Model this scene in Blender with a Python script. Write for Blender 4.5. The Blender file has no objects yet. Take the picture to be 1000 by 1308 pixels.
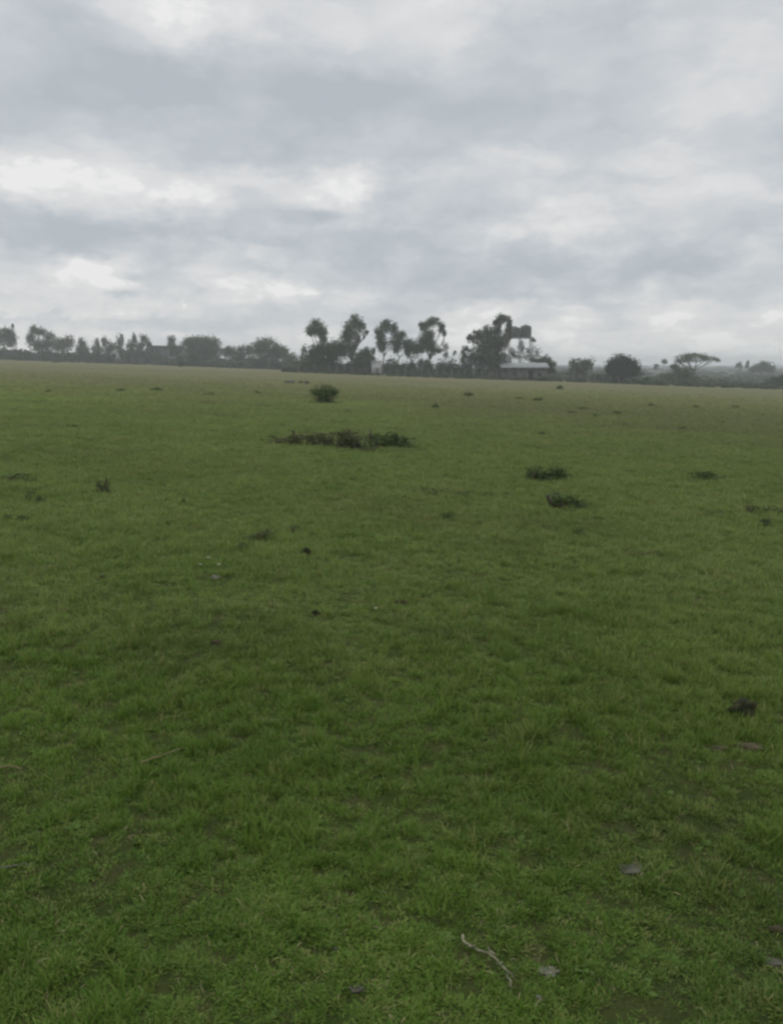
import bpy, math, random
import numpy as np
from mathutils import Vector

SC = bpy.context.scene
COL = SC.collection
RNG = np.random.default_rng(11)
PITCH = math.radians(10.6)
F = 1020.0
CP, SP = math.cos(PITCH), math.sin(PITCH)
CAM = np.array([0.0, 0.0, 1.6])

# ------------------------------------------------------------------ terrain
def zt(x, y):
    """Height of the land: a plane that falls away and to the right, with gentle bumps."""
    x = np.asarray(x, float); y = np.asarray(y, float)
    r = np.hypot(x, y)
    k = np.where(y > 300, 300.0 / np.maximum(y, 1e-6), 1.0)
    k = np.minimum(k, 320.0 / np.maximum(r, 320.0))
    xx, yy = x * k, y * k
    z = -0.007 * yy - 0.034 * xx
    fade = np.exp(-r / 30.0)
    z = z + fade * (0.013 * np.sin(1.7 * x + 0.9 * y + 1.0) * np.sin(1.1 * y - 0.7 * x)
                    + 0.010 * np.sin(4.3 * x - 1.2 * y) * np.sin(3.9 * y + 0.6 * x + 2.0)
                    + 0.006 * np.sin(11.0 * x + 3.0 * y) * np.sin(9.0 * y - 4.0 * x))
    z = z + np.minimum(r / 20.0, 1.0) * 0.05 * np.sin(0.11 * x + 0.4) * np.sin(0.13 * y + 1.0)
    far = np.clip((r - 600.0) / 2000.0, 0, 1)
    z = z + far * 5.0 * (np.sin(0.0031 * x + 0.6) * np.sin(0.0023 * y + 1.2)) * 0.5
    return z

def zt1(x, y):
    return float(zt(x, y))

def ray(px, py):
    u = (px - 500.0) / F; v = (654.0 - py) / F
    return np.array([u, CP + v * SP, -SP + v * CP])

def P(px, py, Y):
    d = ray(px, py); return CAM + d * (Y / d[1])

def S(px, py, Y):
    return Y / ray(px, py)[1] / F          # metres per photo pixel at that distance

def G(px, py):
    """Point of the ground seen at a photo pixel, and metres per pixel there."""
    d = ray(px, py); t = 0.5; prev = 0.5
    while t < 500:
        q = CAM + d * t
        if q[2] < zt1(q[0], q[1]): break
        prev = t; t *= 1.03
    a, b = prev, t
    for _ in range(30):
        m = 0.5 * (a + b); q = CAM + d * m
        if q[2] < zt1(q[0], q[1]): b = m
        else: a = m
    q = CAM + d * b
    return q, b / F

# ------------------------------------------------------------------ node helpers
class NT:
    def __init__(s, tree): s.t = tree; s.n = tree.nodes; s.l = tree.links
    def node(s, typ, **kw):
        n = s.n.new(typ)
        for k, v in kw.items(): setattr(n, k, v)
        return n
    def put(s, sock, v):
        if isinstance(v, bpy.types.NodeSocket): s.l.new(v, sock)
        elif isinstance(v, (tuple, list)) and sock.type == 'RGBA' and len(v) == 3: sock.default_value = (*v, 1)
        else: sock.default_value = v
    def m(s, op, a, b=0.0, c=0.0, clamp=False):
        n = s.node('ShaderNodeMath', operation=op, use_clamp=clamp)
        s.put(n.inputs[0], a); s.put(n.inputs[1], b); s.put(n.inputs[2], c); return n.outputs[0]
    def v(s, op, a, b=(0, 0, 0), out=0):
        n = s.node('ShaderNodeVectorMath', operation=op)
        s.put(n.inputs[0], a); s.put(n.inputs[1], b); return n.outputs[out]
    def comb(s, x, y, z):
        n = s.node('ShaderNodeCombineXYZ')
        for i, q in enumerate((x, y, z)): s.put(n.inputs[i], q)
        return n.outputs[0]
    def sep(s, v):
        n = s.node('ShaderNodeSeparateXYZ'); s.put(n.inputs[0], v); return n.outputs
    def noise(s, vec, scale, detail=3.0, rough=0.55, dist=0.0, col=False):
        n = s.node('ShaderNodeTexNoise'); s.put(n.inputs['Vector'], vec)
        n.inputs['Scale'].default_value = scale; n.inputs['Detail'].default_value = detail
        n.inputs['Roughness'].default_value = rough; n.inputs['Distortion'].default_value = dist
        return n.outputs['Color' if col else 'Fac']
    def step(s, v, lo, hi, smooth=True):
        n = s.node('ShaderNodeMapRange'); n.interpolation_type = 'SMOOTHSTEP' if smooth else 'LINEAR'
        s.put(n.inputs[0], v); s.put(n.inputs[1], lo); s.put(n.inputs[2], hi); return n.outputs[0]
    def mix(s, f, a, b, mode='MIX'):
        n = s.node('ShaderNodeMix', data_type='RGBA', blend_type=mode)
        s.put(n.inputs[0], f); s.put(n.inputs[6], a); s.put(n.inputs[7], b); return n.outputs[2]
    def ramp(s, f, stops, interp='LINEAR'):
        n = s.node('ShaderNodeValToRGB'); s.put(n.inputs[0], f); r = n.color_ramp; r.interpolation = interp
        while len(r.elements) < len(stops): r.elements.new(0.5)
        for e, (p, c) in zip(r.elements, stops): e.position = p; e.color = (*c, 1)
        return n.outputs[0]

def new_mat(name, rough=0.9, spec=0.2):
    m = bpy.data.materials.new(name); m.use_nodes = True
    t = NT(m.node_tree); b = t.n['Principled BSDF']
    b.inputs['Roughness'].default_value = rough
    b.inputs['Specular IOR Level'].default_value = spec
    return m, t, b

def simple(name, c1, c2, scale=3.0, rough=0.9, spec=0.2, bump=0.0):
    m, t, b = new_mat(name, rough, spec)
    pos = t.node('ShaderNodeTexCoord').outputs['Object']
    f = t.step(t.noise(pos, scale, 5, 0.6), 0.35, 0.65)
    t.put(b.inputs['Base Color'], t.mix(f, c1, c2))
    if bump:
        n = t.node('ShaderNodeBump'); n.inputs['Strength'].default_value = bump; n.inputs['Distance'].default_value = 0.02
        t.put(n.inputs['Height'], t.noise(pos, scale * 6, 5, 0.6)); t.put(b.inputs['Normal'], n.outputs[0])
    return m

def leafmat(name, c1, c2, transl=0.15):
    m, t, b = new_mat(name, 0.75, 0.25)
    a = t.node('ShaderNodeAttribute', attribute_name='rnd').outputs['Fac']
    pos = t.node('ShaderNodeNewGeometry').outputs['Position']
    f = t.m('ADD', t.m('MULTIPLY', a, 0.6), t.m('MULTIPLY', t.step(t.noise(pos, 0.5, 3), 0.35, 0.65), 0.4))
    c = t.mix(f, c1, c2); t.put(b.inputs['Base Color'], c)
    tr = t.node('ShaderNodeBsdfTranslucent'); t.put(tr.inputs[0], c)
    mx = t.node('ShaderNodeMixShader'); mx.inputs[0].default_value = transl
    t.l.new(b.outputs[0], mx.inputs[1]); t.l.new(tr.outputs[0], mx.inputs[2])
    t.l.new(mx.outputs[0], t.n['Material Output'].inputs[0])
    return m

# turf colours, shared by the soil sheet and the blades so they agree everywhere
def turf_colour(t, blades):
    pos = t.node('ShaderNodeNewGeometry').outputs['Position']
    x, y, z = t.sep(pos)
    p2 = t.comb(x, y, 0.0)
    r = t.v('LENGTH', p2, out=1)
    big = t.noise(t.v('MULTIPLY', p2, (0.10, 0.16, 0)), 1.0, 4, 0.55, 0.4)
    med = t.noise(p2, 0.75, 5, 0.6, 0.3)
    sml = t.noise(p2, 6.0, 4, 0.6)
    fresh = t.mix(t.step(med, 0.36, 0.64), GREEN1, GREEN2)
    fresh = t.mix(t.m('MULTIPLY', t.step(big, 0.45, 0.66), 0.55), fresh, GREEN3)
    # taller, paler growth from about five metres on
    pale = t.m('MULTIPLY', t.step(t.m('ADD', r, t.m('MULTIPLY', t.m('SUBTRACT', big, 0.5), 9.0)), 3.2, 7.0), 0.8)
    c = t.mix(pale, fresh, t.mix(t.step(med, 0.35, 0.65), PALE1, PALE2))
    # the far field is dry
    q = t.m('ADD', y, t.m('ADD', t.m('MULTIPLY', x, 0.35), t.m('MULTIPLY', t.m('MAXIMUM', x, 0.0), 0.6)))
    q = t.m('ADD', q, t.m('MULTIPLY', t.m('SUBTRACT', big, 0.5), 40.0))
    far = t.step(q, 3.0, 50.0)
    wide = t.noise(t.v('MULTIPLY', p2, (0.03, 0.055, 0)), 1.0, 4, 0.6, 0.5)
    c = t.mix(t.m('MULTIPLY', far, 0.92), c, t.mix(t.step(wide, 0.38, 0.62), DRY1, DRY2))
    streak = t.m('MULTIPLY', t.step(t.noise(t.v('MULTIPLY', p2, (0.09, 0.22, 0)), 1.0, 8, 0.7, 0.6), 0.48, 0.64), t.m('MULTIPLY', t.step(r, 10.0, 40.0), 0.6))
    c = t.mix(streak, c, (0.135, 0.115, 0.07))
    # thin worn patches in the near turf
    worn = t.m('MULTIPLY', t.step(t.noise(p2, 1.7, 5, 0.65), 0.56, 0.72), 0.32)
    c = t.mix(worn, c, (0.17, 0.15, 0.07))
    # darker low weeds
    weed = t.m('MULTIPLY', t.step(t.noise(t.v('ADD', p2, (31, 7, 0)), 0.55, 7, 0.72), 0.53, 0.68), 0.36)
    tired = t.m('MULTIPLY', t.step(t.noise(t.v('ADD', p2, (3, 17, 0)), 0.22, 7, 0.7), 0.50, 0.66), 0.34)
    c = t.mix(tired, c, (0.16, 0.15, 0.065))
    c = t.mix(weed, c, (0.05, 0.075, 0.025))
    # rough scrubland past the field on the right
    rough = t.m('MULTIPLY', t.step(y, 205.0, 240.0), t.step(x, -20.0, 30.0))
    c = t.mix(t.m('MULTIPLY', rough, 0.9), c, (0.075, 0.082, 0.05))
    return c, sml, p2, r

GREEN1 = (0.105, 0.205, 0.020); GREEN2 = (0.165, 0.28, 0.034); GREEN3 = (0.225, 0.265, 0.052)
PALE1 = (0.235, 0.335, 0.080); PALE2 = (0.31, 0.39, 0.115)
DRY1 = (0.118, 0.120, 0.060); DRY2 = (0.148, 0.128, 0.076)

def ground_mat():
    m, t, b = new_mat('turf_ground', 1.0, 0.05)
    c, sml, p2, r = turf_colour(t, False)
    soil = t.mix(t.step(sml, 0.4, 0.6), (0.022, 0.034, 0.010), (0.05, 0.042, 0.022))
    near = t.m('SUBTRACT', 1.0, t.step(r, 4.0, 45.0))
    c = t.mix(t.m('MULTIPLY', near, 0.85), c, soil)
    sp = t.step(t.noise(t.v('MULTIPLY', p2, (0.5, 0.9, 0)), 1.0, 8, 0.75), 0.53, 0.68)
    c = t.mix(t.m('MULTIPLY', sp, 0.45), c, (0.07, 0.085, 0.035))
    fz = t.noise(p2, 55.0, 6, 0.75)
    c = t.mix(t.m('MULTIPLY', t.step(fz, 0.42, 0.62), t.m('MULTIPLY', near, 0.75)), c, t.mix(t.step(t.noise(p2, 140.0, 2), .4, .6), (0.015, 0.022, 0.008), (0.07, 0.085, 0.03)))
    t.put(b.inputs['Base Color'], c)
    bp = t.node('ShaderNodeBump'); bp.inputs['Strength'].default_value = 0.6; bp.inputs['Distance'].default_value = 0.05
    t.put(bp.inputs['Height'], t.noise(p2, 30.0, 8, 0.75)); t.put(b.inputs['Normal'], bp.outputs[0])
    return m

def blade_mat():
    m, t, b = new_mat('grass_blades', 0.6, 0.25)
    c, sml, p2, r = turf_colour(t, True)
    a = t.node('ShaderNodeAttribute', attribute_name='rnd').outputs['Fac']
    c = t.mix(t.m('MULTIPLY', t.step(a, 0.0, 0.5), 0.35), t.mix(0.35, c, (0.04, 0.09, 0.015)), c)
    c = t.mix(t.m('MULTIPLY', t.step(a, 0.5, 1.0), 0.45), c, (0.33, 0.36, 0.10))
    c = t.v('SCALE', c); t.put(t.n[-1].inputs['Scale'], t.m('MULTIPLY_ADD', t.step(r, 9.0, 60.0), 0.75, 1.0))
    inst = t.node('ShaderNodeObjectInfo').outputs['Random']
    c = t.mix(t.m('MULTIPLY', t.step(inst, 0.55, 1.0), 0.55), c, t.v('MULTIPLY', c, (0.45, 0.55, 0.5)))
    c = t.mix(t.m('MULTIPLY', t.step(inst, 0.14, 0.0), 0.6), c, (0.30, 0.27, 0.11))
    t.put(b.inputs['Base Color'], c)
    tr = t.node('ShaderNodeBsdfTranslucent'); t.put(tr.inputs[0], c)
    mx = t.node('ShaderNodeMixShader'); mx.inputs[0].default_value = 0.3
    t.l.new(b.outputs[0], mx.inputs[1]); t.l.new(tr.outputs[0], mx.inputs[2])
    t.l.new(mx.outputs[0], t.n['Material Output'].inputs[0])
    return m

M = {
    'ground': ground_mat(), 'blade': blade_mat(),
    'straw': simple('dry_straw', (0.15, 0.13, 0.06), (0.27, 0.24, 0.13), 8),
    'euc': leafmat('gum_leaves', (0.032, 0.062, 0.026), (0.09, 0.135, 0.055)),
    'dark': leafmat('dark_leaves', (0.020, 0.044, 0.014), (0.06, 0.095, 0.032)),
    'dense': leafmat('glossy_dark_leaves', (0.010, 0.024, 0.008), (0.03, 0.05, 0.018)),
    'olive': leafmat('olive_leaves', (0.055, 0.075, 0.038), (0.12, 0.14, 0.07)),
    'shrub': leafmat('shrub_leaves', (0.045, 0.08, 0.022), (0.11, 0.16, 0.045)),
    'weed': leafmat('weed_leaves', (0.035, 0.06, 0.02), (0.08, 0.10, 0.04)),
    'brush': leafmat('withered_leaves', (0.06, 0.08, 0.028), (0.15, 0.15, 0.065)),
    'twigs': simple('dark_twigs', (0.05, 0.045, 0.03), (0.10, 0.085, 0.06), 20),
    'palegreen': leafmat('pale_fine_leaves', (0.07, 0.09, 0.05), (0.13, 0.155, 0.09), .2),
    'weedleaf': leafmat('rosette_leaves', (0.05, 0.10, 0.018), (0.10, 0.16, 0.03)),
    'bark': simple('grey_bark', (0.10, 0.085, 0.07), (0.20, 0.18, 0.15), 2, bump=0.3),
    'wood': simple('weathered_wood', (0.13, 0.12, 0.10), (0.26, 0.24, 0.21), 6),
    'palewood': simple('bleached_wood', (0.10, 0.10, 0.06), (0.26, 0.245, 0.16), 30),
    'soil': simple('dark_clod', (0.026, 0.030, 0.013), (0.06, 0.06, 0.028), 20, bump=0.6),
    'brown': simple('brown_clod', (0.06, 0.052, 0.028), (0.11, 0.092, 0.05), 20, bump=0.6),
    'stone': simple('grey_stone', (0.065, 0.065, 0.045), (0.13, 0.125, 0.095), 25, bump=0.5),
    'pale': simple('pale_stone', (0.12, 0.118, 0.085), (0.24, 0.23, 0.18), 30, bump=0.5),
    'white': simple('white_petal', (0.42, 0.43, 0.36), (0.6, 0.6, 0.54), 40),
    'roof': simple('weathered_iron_sheet', (0.21, 0.22, 0.22), (0.29, 0.30, 0.30), 1.2, 0.6, 0.4),
    'wall': simple('grey_plaster', (0.10, 0.10, 0.095), (0.16, 0.16, 0.15), 1.0),
    'palewall': simple('pale_plaster', (0.36, 0.37, 0.36), (0.52, 0.52, 0.50), 1.0),
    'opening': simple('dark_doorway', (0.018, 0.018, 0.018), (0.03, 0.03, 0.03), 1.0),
    'tank': simple('dark_tank_plastic', (0.055, 0.068, 0.058), (0.08, 0.095, 0.08), 1.0, 0.7, 0.3),
    'steel': simple('galvanised_steel', (0.2, 0.2, 0.2), (0.3, 0.3, 0.3), 3.0, 0.5, 0.5),
}

# ------------------------------------------------------------------ mesh helpers
class MB:
    def __init__(s): s.v = []; s.f = []; s.r = []; s.n = 0
    def add(s, v, faces, r=0.5):
        v = np.asarray(v, float).reshape(-1, 3)
        s.v.append(v)
        for a in faces:
            a = np.asarray(a, dtype=np.int64)
            if a.size: s.f.append(a + s.n)
        rr = np.asarray(r, float)
        s.r.append(np.full(len(v), float(rr)) if rr.ndim == 0 else rr)
        s.n += len(v); return s
    def mesh(s, name, mat, smooth=False):
        me = bpy.data.meshes.new(name)
        V = np.concatenate(s.v); R = np.concatenate(s.r)
        me.vertices.add(len(V)); me.vertices.foreach_set('co', V.astype(np.float32).ravel())
        loops = np.concatenate([a.ravel() for a in s.f])
        sizes = np.concatenate([np.full(len(a), a.shape[1]) for a in s.f])
        starts = np.concatenate([[0], np.cumsum(sizes)[:-1]])
        me.loops.add(len(loops)); me.loops.foreach_set('vertex_index', loops.astype(np.int32))
        me.polygons.add(len(sizes)); me.polygons.foreach_set('loop_start', starts.astype(np.int32))
        at = me.attributes.new('rnd', 'FLOAT', 'POINT'); at.data.foreach_set('value', R.astype(np.float32))
        me.materials.append(mat)
        me.update(calc_edges=True); me.validate()
        if smooth: me.polygons.foreach_set('use_smooth', np.ones(len(sizes), bool))
        return me
    def obj(s, name, mat, parent=None, loc=None, smooth=False, link=True):
        o = bpy.data.objects.new(name, s.mesh(name, mat, smooth))
        if link: COL.objects.link(o)
        if parent is not None: o.parent = parent
        if loc is not None: o.location = [float(q) for q in loc]
        return o

def tag(o, label=None, cat=None, group=None, kind=None):
    if label: o['label'] = label
    if cat: o['category'] = cat
    if group: o['group'] = group
    if kind: o['kind'] = kind
    return o

def empty(name, loc):
    o = bpy.data.objects.new(name, None); COL.objects.link(o)
    o.empty_display_size = 0.3
    o.location = [float(q) for q in loc]; return o

def quads_random(C, size, rng, elong=1.7, droop=0.0):
    """one bent leaf spray (a quad) at every centre"""
    n = len(C)
    a = rng.normal(size=(n, 3)); a[:, 2] -= droop; a /= np.linalg.norm(a, axis=1)[:, None]
    b = rng.normal(size=(n, 3)); b -= a * (a * b).sum(1)[:, None]; b /= np.linalg.norm(b, axis=1)[:, None]
    sz = size * rng.uniform(0.6, 1.3, n)[:, None]
    L, W = a * sz * 0.5 * elong, b * sz * 0.5
    k = np.cross(a, b) * sz * 0.12
    V = np.stack([C - L, C - W * 0.9 + k, C + L, C + W * 0.9 + k], 1).reshape(-1, 3)
    Fq = np.arange(4 * n).reshape(n, 4)
    return V, Fq, np.repeat(rng.random(n), 4)

def ellipsoid_clumps(c, rad, n, rng, per=22, spread=0.26, bottom=-1.0):
    k = max(4, n // per)
    d = rng.normal(size=(k, 3)); d /= np.linalg.norm(d, axis=1)[:, None]
    d *= (rng.random(k) ** 0.42)[:, None] * 0.86
    d[:, 2] = np.maximum(d[:, 2], bottom)
    ci = rng.integers(0, k, n)
    off = rng.normal(size=(n, 3)); off *= np.minimum(1, 1.7 / np.linalg.norm(off, axis=1))[:, None]
    off = off * spread * rng.uniform(0.6, 1.4, k)[ci][:, None]
    return np.asarray(c) + (d[ci] + off) * np.asarray(rad)

def tube(mb, pts, rad, sides=6, r=0.5, cap=True):
    pts = np.asarray(pts, float); n = len(pts)
    rad = np.full(n, rad) if np.isscalar(rad) else np.asarray(rad, float)
    tn = np.gradient(pts, axis=0); tn /= np.linalg.norm(tn, axis=1)[:, None] + 1e-12
    ref = np.array([0.31, 0.87, 0.13]) if abs(tn[0][2]) > 0.7 else np.array([0, 0.05, 1.0])
    u = np.cross(tn, ref); u /= np.linalg.norm(u, axis=1)[:, None]; w = np.cross(tn, u)
    an = np.arange(sides) / sides * 2 * math.pi
    V = pts[:, None, :] + rad[:, None, None] * (np.cos(an)[None, :, None] * u[:, None, :] + np.sin(an)[None, :, None] * w[:, None, :])
    V = V.reshape(-1, 3); fs = []
    for i in range(n - 1):
        for j in range(sides):
            k = (j + 1) % sides
            fs.append((i * sides + j, i * sides + k, (i + 1) * sides + k, (i + 1) * sides + j))
    L = [np.array(fs)]
    if cap:
        L.append(np.array([list(range(sides))[::-1]])); L.append(np.array([[(n - 1) * sides + j for j in range(sides)]]))
    mb.add(V, L, r)

def box(mb, lo, hi):
    x0, y0, z0 = lo; x1, y1, z1 = hi
    V = [(x0,y0,z0),(x1,y0,z0),(x1,y1,z0),(x0,y1,z0),(x0,y0,z1),(x1,y0,z1),(x1,y1,z1),(x0,y1,z1)]
    mb.add(V, [np.array([(0,3,2,1),(4,5,6,7),(0,1,5,4),(1,2,6,5),(2,3,7,6),(3,0,4,7)])])

def curve_pts(a, b, n, bend, rng):
    a = np.asarray(a, float); b = np.asarray(b, float); L = np.linalg.norm(b - a)
    t = np.linspace(0, 1, n)[:, None]
    o = rng.normal(size=3) * bend * L; o2 = rng.normal(size=3) * bend * L * 0.5
    return a + (b - a) * t + o * np.sin(math.pi * t) + o2 * np.sin(2 * math.pi * t)

def lump(c, rad, rng, seg=14, rings=9, rough=0.22, flat=0.0):
    """an uneven clod or stone"""
    th = np.linspace(0, math.pi, rings)[:, None]; ph = np.linspace(0, 2 * math.pi, seg, endpoint=False)[None, :]
    d = np.stack([np.sin(th) * np.cos(ph), np.sin(th) * np.sin(ph), np.cos(th) * np.ones_like(ph)], -1)
    k = rng.normal(size=(5, 3)) * 2.4; p = rng.uniform(0, 6.28, 5)
    h = 1 + rough * sum(np.sin(d @ k[i] + p[i]) / (1 + 0.4 * i) for i in range(5)) / 2
    k2 = rng.normal(size=(4, 3)) * 7; h = h + rough * .35 * sum(np.sin(d @ k2[i] + p[i]) for i in range(4)) / 2
    d = d * h[..., None]
    if flat: d[..., 2] = np.where(d[..., 2] > flat, flat + (d[..., 2] - flat) * 0.25, d[..., 2])
    V = (np.asarray(c) + d * np.asarray(rad)).reshape(-1, 3); fs = []
    for i in range(rings - 1):
        for j in range(seg):
            q = (j + 1) % seg; fs.append((i * seg + j, (i + 1) * seg + j, (i + 1) * seg + q, i * seg + q))
    return V, np.array(fs)

# ------------------------------------------------------------------ the land
def build_ground():
    rs = np.concatenate([[0.25], np.geomspace(0.6, 60, 190), np.geomspace(62, 2400, 96)])
    na = 720; an = np.linspace(0, 2 * math.pi, na, endpoint=False)
    X = rs[:, None] * np.sin(an)[None]; Y = rs[:, None] * np.cos(an)[None]
    Z = zt(X, Y)
    V = np.concatenate([np.stack([X, Y, Z], -1).reshape(-1, 3), [[0, 0, zt1(0, 0)]]])
    i = np.arange(len(rs) - 1)[:, None] * na; j = np.arange(na)[None]; k = (j + 1) % na
    Q = np.stack([i + j, i + na + j, i + na + k, i + k], -1).reshape(-1, 4)
    c = len(V) - 1
    T = np.stack([np.full(na, c), np.arange(na), (np.arange(na) + 1) % na], 1)
    mb = MB(); mb.add(V, [Q[:, ::-1], T[:, ::-1]])
    o = mb.obj('ground', M['ground'], smooth=True); tag(o, kind='structure')
    # normals up
    if o.data.polygons[1000].normal.z < 0: o.data.flip_normals()
build_ground()

# ------------------------------------------------------------------ instancer for uncountable stuff
def scatter(name, pos, rot, scl, idx, kinds, label, cat):
    c = bpy.data.collections.new(name + '_kinds')
    for k in kinds: c.objects.link(k)
    me = bpy.data.meshes.new(name); n = len(pos)
    me.vertices.add(n); me.vertices.foreach_set('co', pos.astype(np.float32).ravel())
    a = me.attributes.new('turn', 'FLOAT_VECTOR', 'POINT'); a.data.foreach_set('vector', rot.astype(np.float32).ravel())
    a = me.attributes.new('size', 'FLOAT_VECTOR', 'POINT'); a.data.foreach_set('vector', scl.astype(np.float32).ravel())
    a = me.attributes.new('pick', 'INT', 'POINT'); a.data.foreach_set('value', idx.astype(np.int32))
    o = bpy.data.objects.new(name, me); COL.objects.link(o)
    g = bpy.data.node_groups.new(name, 'GeometryNodeTree')
    g.interface.new_socket('Geometry', in_out='INPUT', socket_type='NodeSocketGeometry')
    g.interface.new_socket('Geometry', in_out='OUTPUT', socket_type='NodeSocketGeometry')
    N, L = g.nodes, g.links
    gi = N.new('NodeGroupInput'); go = N.new('NodeGroupOutput')
    ci = N.new('GeometryNodeCollectionInfo'); ci.inputs['Collection'].default_value = c
    ci.inputs['Separate Children'].default_value = True; ci.inputs['Reset Children'].default_value = True
    io = N.new('GeometryNodeInstanceOnPoints'); io.inputs['Pick Instance'].default_value = True
    def attr(nm, typ):
        q = N.new('GeometryNodeInputNamedAttribute'); q.data_type = typ; q.inputs['Name'].default_value = nm
        return q.outputs[0]
    L.new(gi.outputs[0], io.inputs['Points']); L.new(ci.outputs[0], io.inputs['Instance'])
    L.new(attr('pick', 'INT'), io.inputs['Instance Index'])
    er = N.new('FunctionNodeEulerToRotation'); L.new(attr('turn', 'FLOAT_VECTOR'), er.inputs[0])
    L.new(er.outputs[0], io.inputs['Rotation']); L.new(attr('size', 'FLOAT_VECTOR'), io.inputs['Scale'])
    L.new(io.outputs[0], go.inputs[0])
    md = o.modifiers.new('scatter', 'NODES'); md.node_group = g
    tag(o, label, cat, kind='stuff'); return o

def tuft(name, n, L0, L1, spread, width, lean, rng, mat, seg=3):
    mb = MB()
    for _ in range(n):
        a = rng.uniform(0, 6.283); q = spread * math.sqrt(rng.random())
        base = np.array([q * math.cos(a), q * math.sin(a), -0.006])
        a2 = a + rng.normal() * 0.9; Lh = rng.uniform(L0, L1); ln = lean * rng.uniform(0.3, 1.4)
        out = np.array([math.cos(a2), math.sin(a2), 0]); side = np.array([-out[1], out[0], 0])
        t = np.linspace(0, 1, seg + 1)
        ang = ln * t * 1.3
        dz = np.concatenate([[0], np.cumsum(np.cos(ang[1:]) * Lh / seg)]); do = np.concatenate([[0], np.cumsum(np.sin(ang[1:]) * Lh / seg)])
        w = width * rng.uniform(0.7, 1.3) * (1 - t ** 2 * 0.9) * 0.5
        c = base + out * do[:, None] + np.array([0, 0, 1.0]) * dz[:, None]
        V = np.stack([c - side * w[:, None], c + side * w[:, None]], 1).reshape(-1, 3)
        fs = np.array([(2 * i, 2 * i + 1, 2 * i + 3, 2 * i + 2) for i in range(seg)])
        mb.add(V, [fs], rng.random())
    return mb.obj(name, mat, link=False)

def rosette(name, rng, mat):
    mb = MB()
    for k in range(9):
        a = k / 9 * 6.283 + rng.normal() * .25; L = rng.uniform(.008, .019); W = L * rng.uniform(.28, .42); up = rng.uniform(.1, .7)
        o = np.array([math.cos(a), math.sin(a), 0]); sd = np.array([-o[1], o[0], 0]); z = np.array([0, 0, 1.0])
        P0 = o * .002; P1 = o * L * .45 + z * L * up * .6; P2 = o * L + z * L * up * .75
        mb.add([P0, P1 - sd * W, P2, P1 + sd * W, P1 - z * L * .06], [np.array([(0, 4, 1), (4, 2, 1), (0, 3, 4), (4, 3, 2)])], rng.random())
    return mb.obj(name, mat, link=False)

def vnoise(x, y, f, seed):
    """cheap smooth value noise, vectorised"""
    g = np.random.default_rng(seed).random((256, 256))
    X, Y = x * f + 1000, y * f + 1000
    i, j = np.floor(X).astype(int), np.floor(Y).astype(int); u, v = X - i, Y - j
    u = u * u * (3 - 2 * u); v = v * v * (3 - 2 * v)
    q = lambda a, b: g[a % 256, b % 256]
    return (q(i, j) * (1 - u) + q(i + 1, j) * u) * (1 - v) + (q(i, j + 1) * (1 - u) + q(i + 1, j + 1) * u) * v

CLEAR = []
def build_grass():
    rng = np.random.default_rng(5)
    K = []
    for i in range(6):   # short grazed turf 0-5
        K.append(tuft('a_turf_%d' % i, 30, 0.006, 0.021, 0.022, 0.0029, 1.45, rng, M['blade']))
    for i in range(4):   # taller finer growth 6-9
        K.append(tuft('b_tall_%d' % i, 22, 0.016, 0.046, 0.028, 0.0024, 0.7, rng, M['blade']))
    for i in range(3):   # straw 10-12
        K.append(tuft('c_straw_%d' % i, 6, 0.010, 0.036, 0.03, 0.0018, 1.9, rng, M['straw']))
    for i in range(3):   # broad-leaved rosettes 13-15
        K.append(rosette('d_rosette_%d' % i, rng, M['weedleaf']))
    N = 760000
    rmax, rmin = 105.0, 0.9
    e = 0.55
    r = (rng.random(N) * (rmax ** e - rmin ** e) + rmin ** e) ** (1 / e)
    a = rng.uniform(-0.78, 0.78, N)
    x, y = r * np.sin(a), r * np.cos(a)
    n1 = vnoise(x, y, 5.0, 1); n2 = vnoise(x, y, 1.3, 2); n3 = vnoise(x, y, 0.35, 3); n4 = vnoise(x + .02 * np.sin(31 * y), y, 17.0, 4); n5 = vnoise(x + y * .3, y - x * .3, 37.0, 6)
    near = np.clip(1.25 - r / 12.0, 0.0, 1.0)
    dens = 0.13 * n1 + 0.05 * n2 + 0.38 * n4 + 0.44 * n5
    keep = dens + 0.10 * rng.random(N) > 0.30 + 0.215 * near
    for (ox, oy, orad) in CLEAR:      # grazed short around stones and clods
        keep &= (np.hypot(x - ox, y - oy) > orad)
    keep &= rng.random(N) > np.clip((r - 50) / 55, 0, 1)
    x, y, r, n1, n2, n3, n4, dens = [q[keep] for q in (x, y, r, n1, n2, n3, n4, dens)]
    n = len(x)
    tall = np.clip((r + (n3 - 0.5) * 5 + (n2 - 0.5) * 2 - 4.2) / 3.0, 0, 1)
    pick = np.where(rng.random(n) < tall * 0.6, rng.integers(6, 10, n), rng.integers(0, 6, n))
    u = rng.random(n)
    pick = np.where(u < 0.035, rng.integers(10, 13, n), pick)
    pick = np.where((u > 0.978 + 0.012 * (n2 < .5)) & (r < 25), rng.integers(13, 16, n), pick)
    s = (0.6 + 1.1 * np.clip((dens - .3) / .5, 0, 1)) * rng.uniform(0.75, 1.3, n) * np.clip(r / 3.0, 0.9, 100) ** 0.36
    hz = s * np.clip(r / 3.0, 0.9, 100) ** -0.26 * np.clip(1 - (r - 50) / 55, 0.25, 1) * (0.55 + 0.9 * n4) * np.clip(.62 + r / 14, .7, 1.0)
    pos = np.stack([x, y, zt(x, y)], 1)
    rot = np.stack([rng.normal(0, 0.2, n), rng.normal(0, 0.2, n), rng.uniform(0, 6.283, n)], 1)
    scatter('grass', pos, rot, np.stack([s, s, hz], 1), pick, K, 'green pasture grass covering the field', 'grass')

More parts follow.
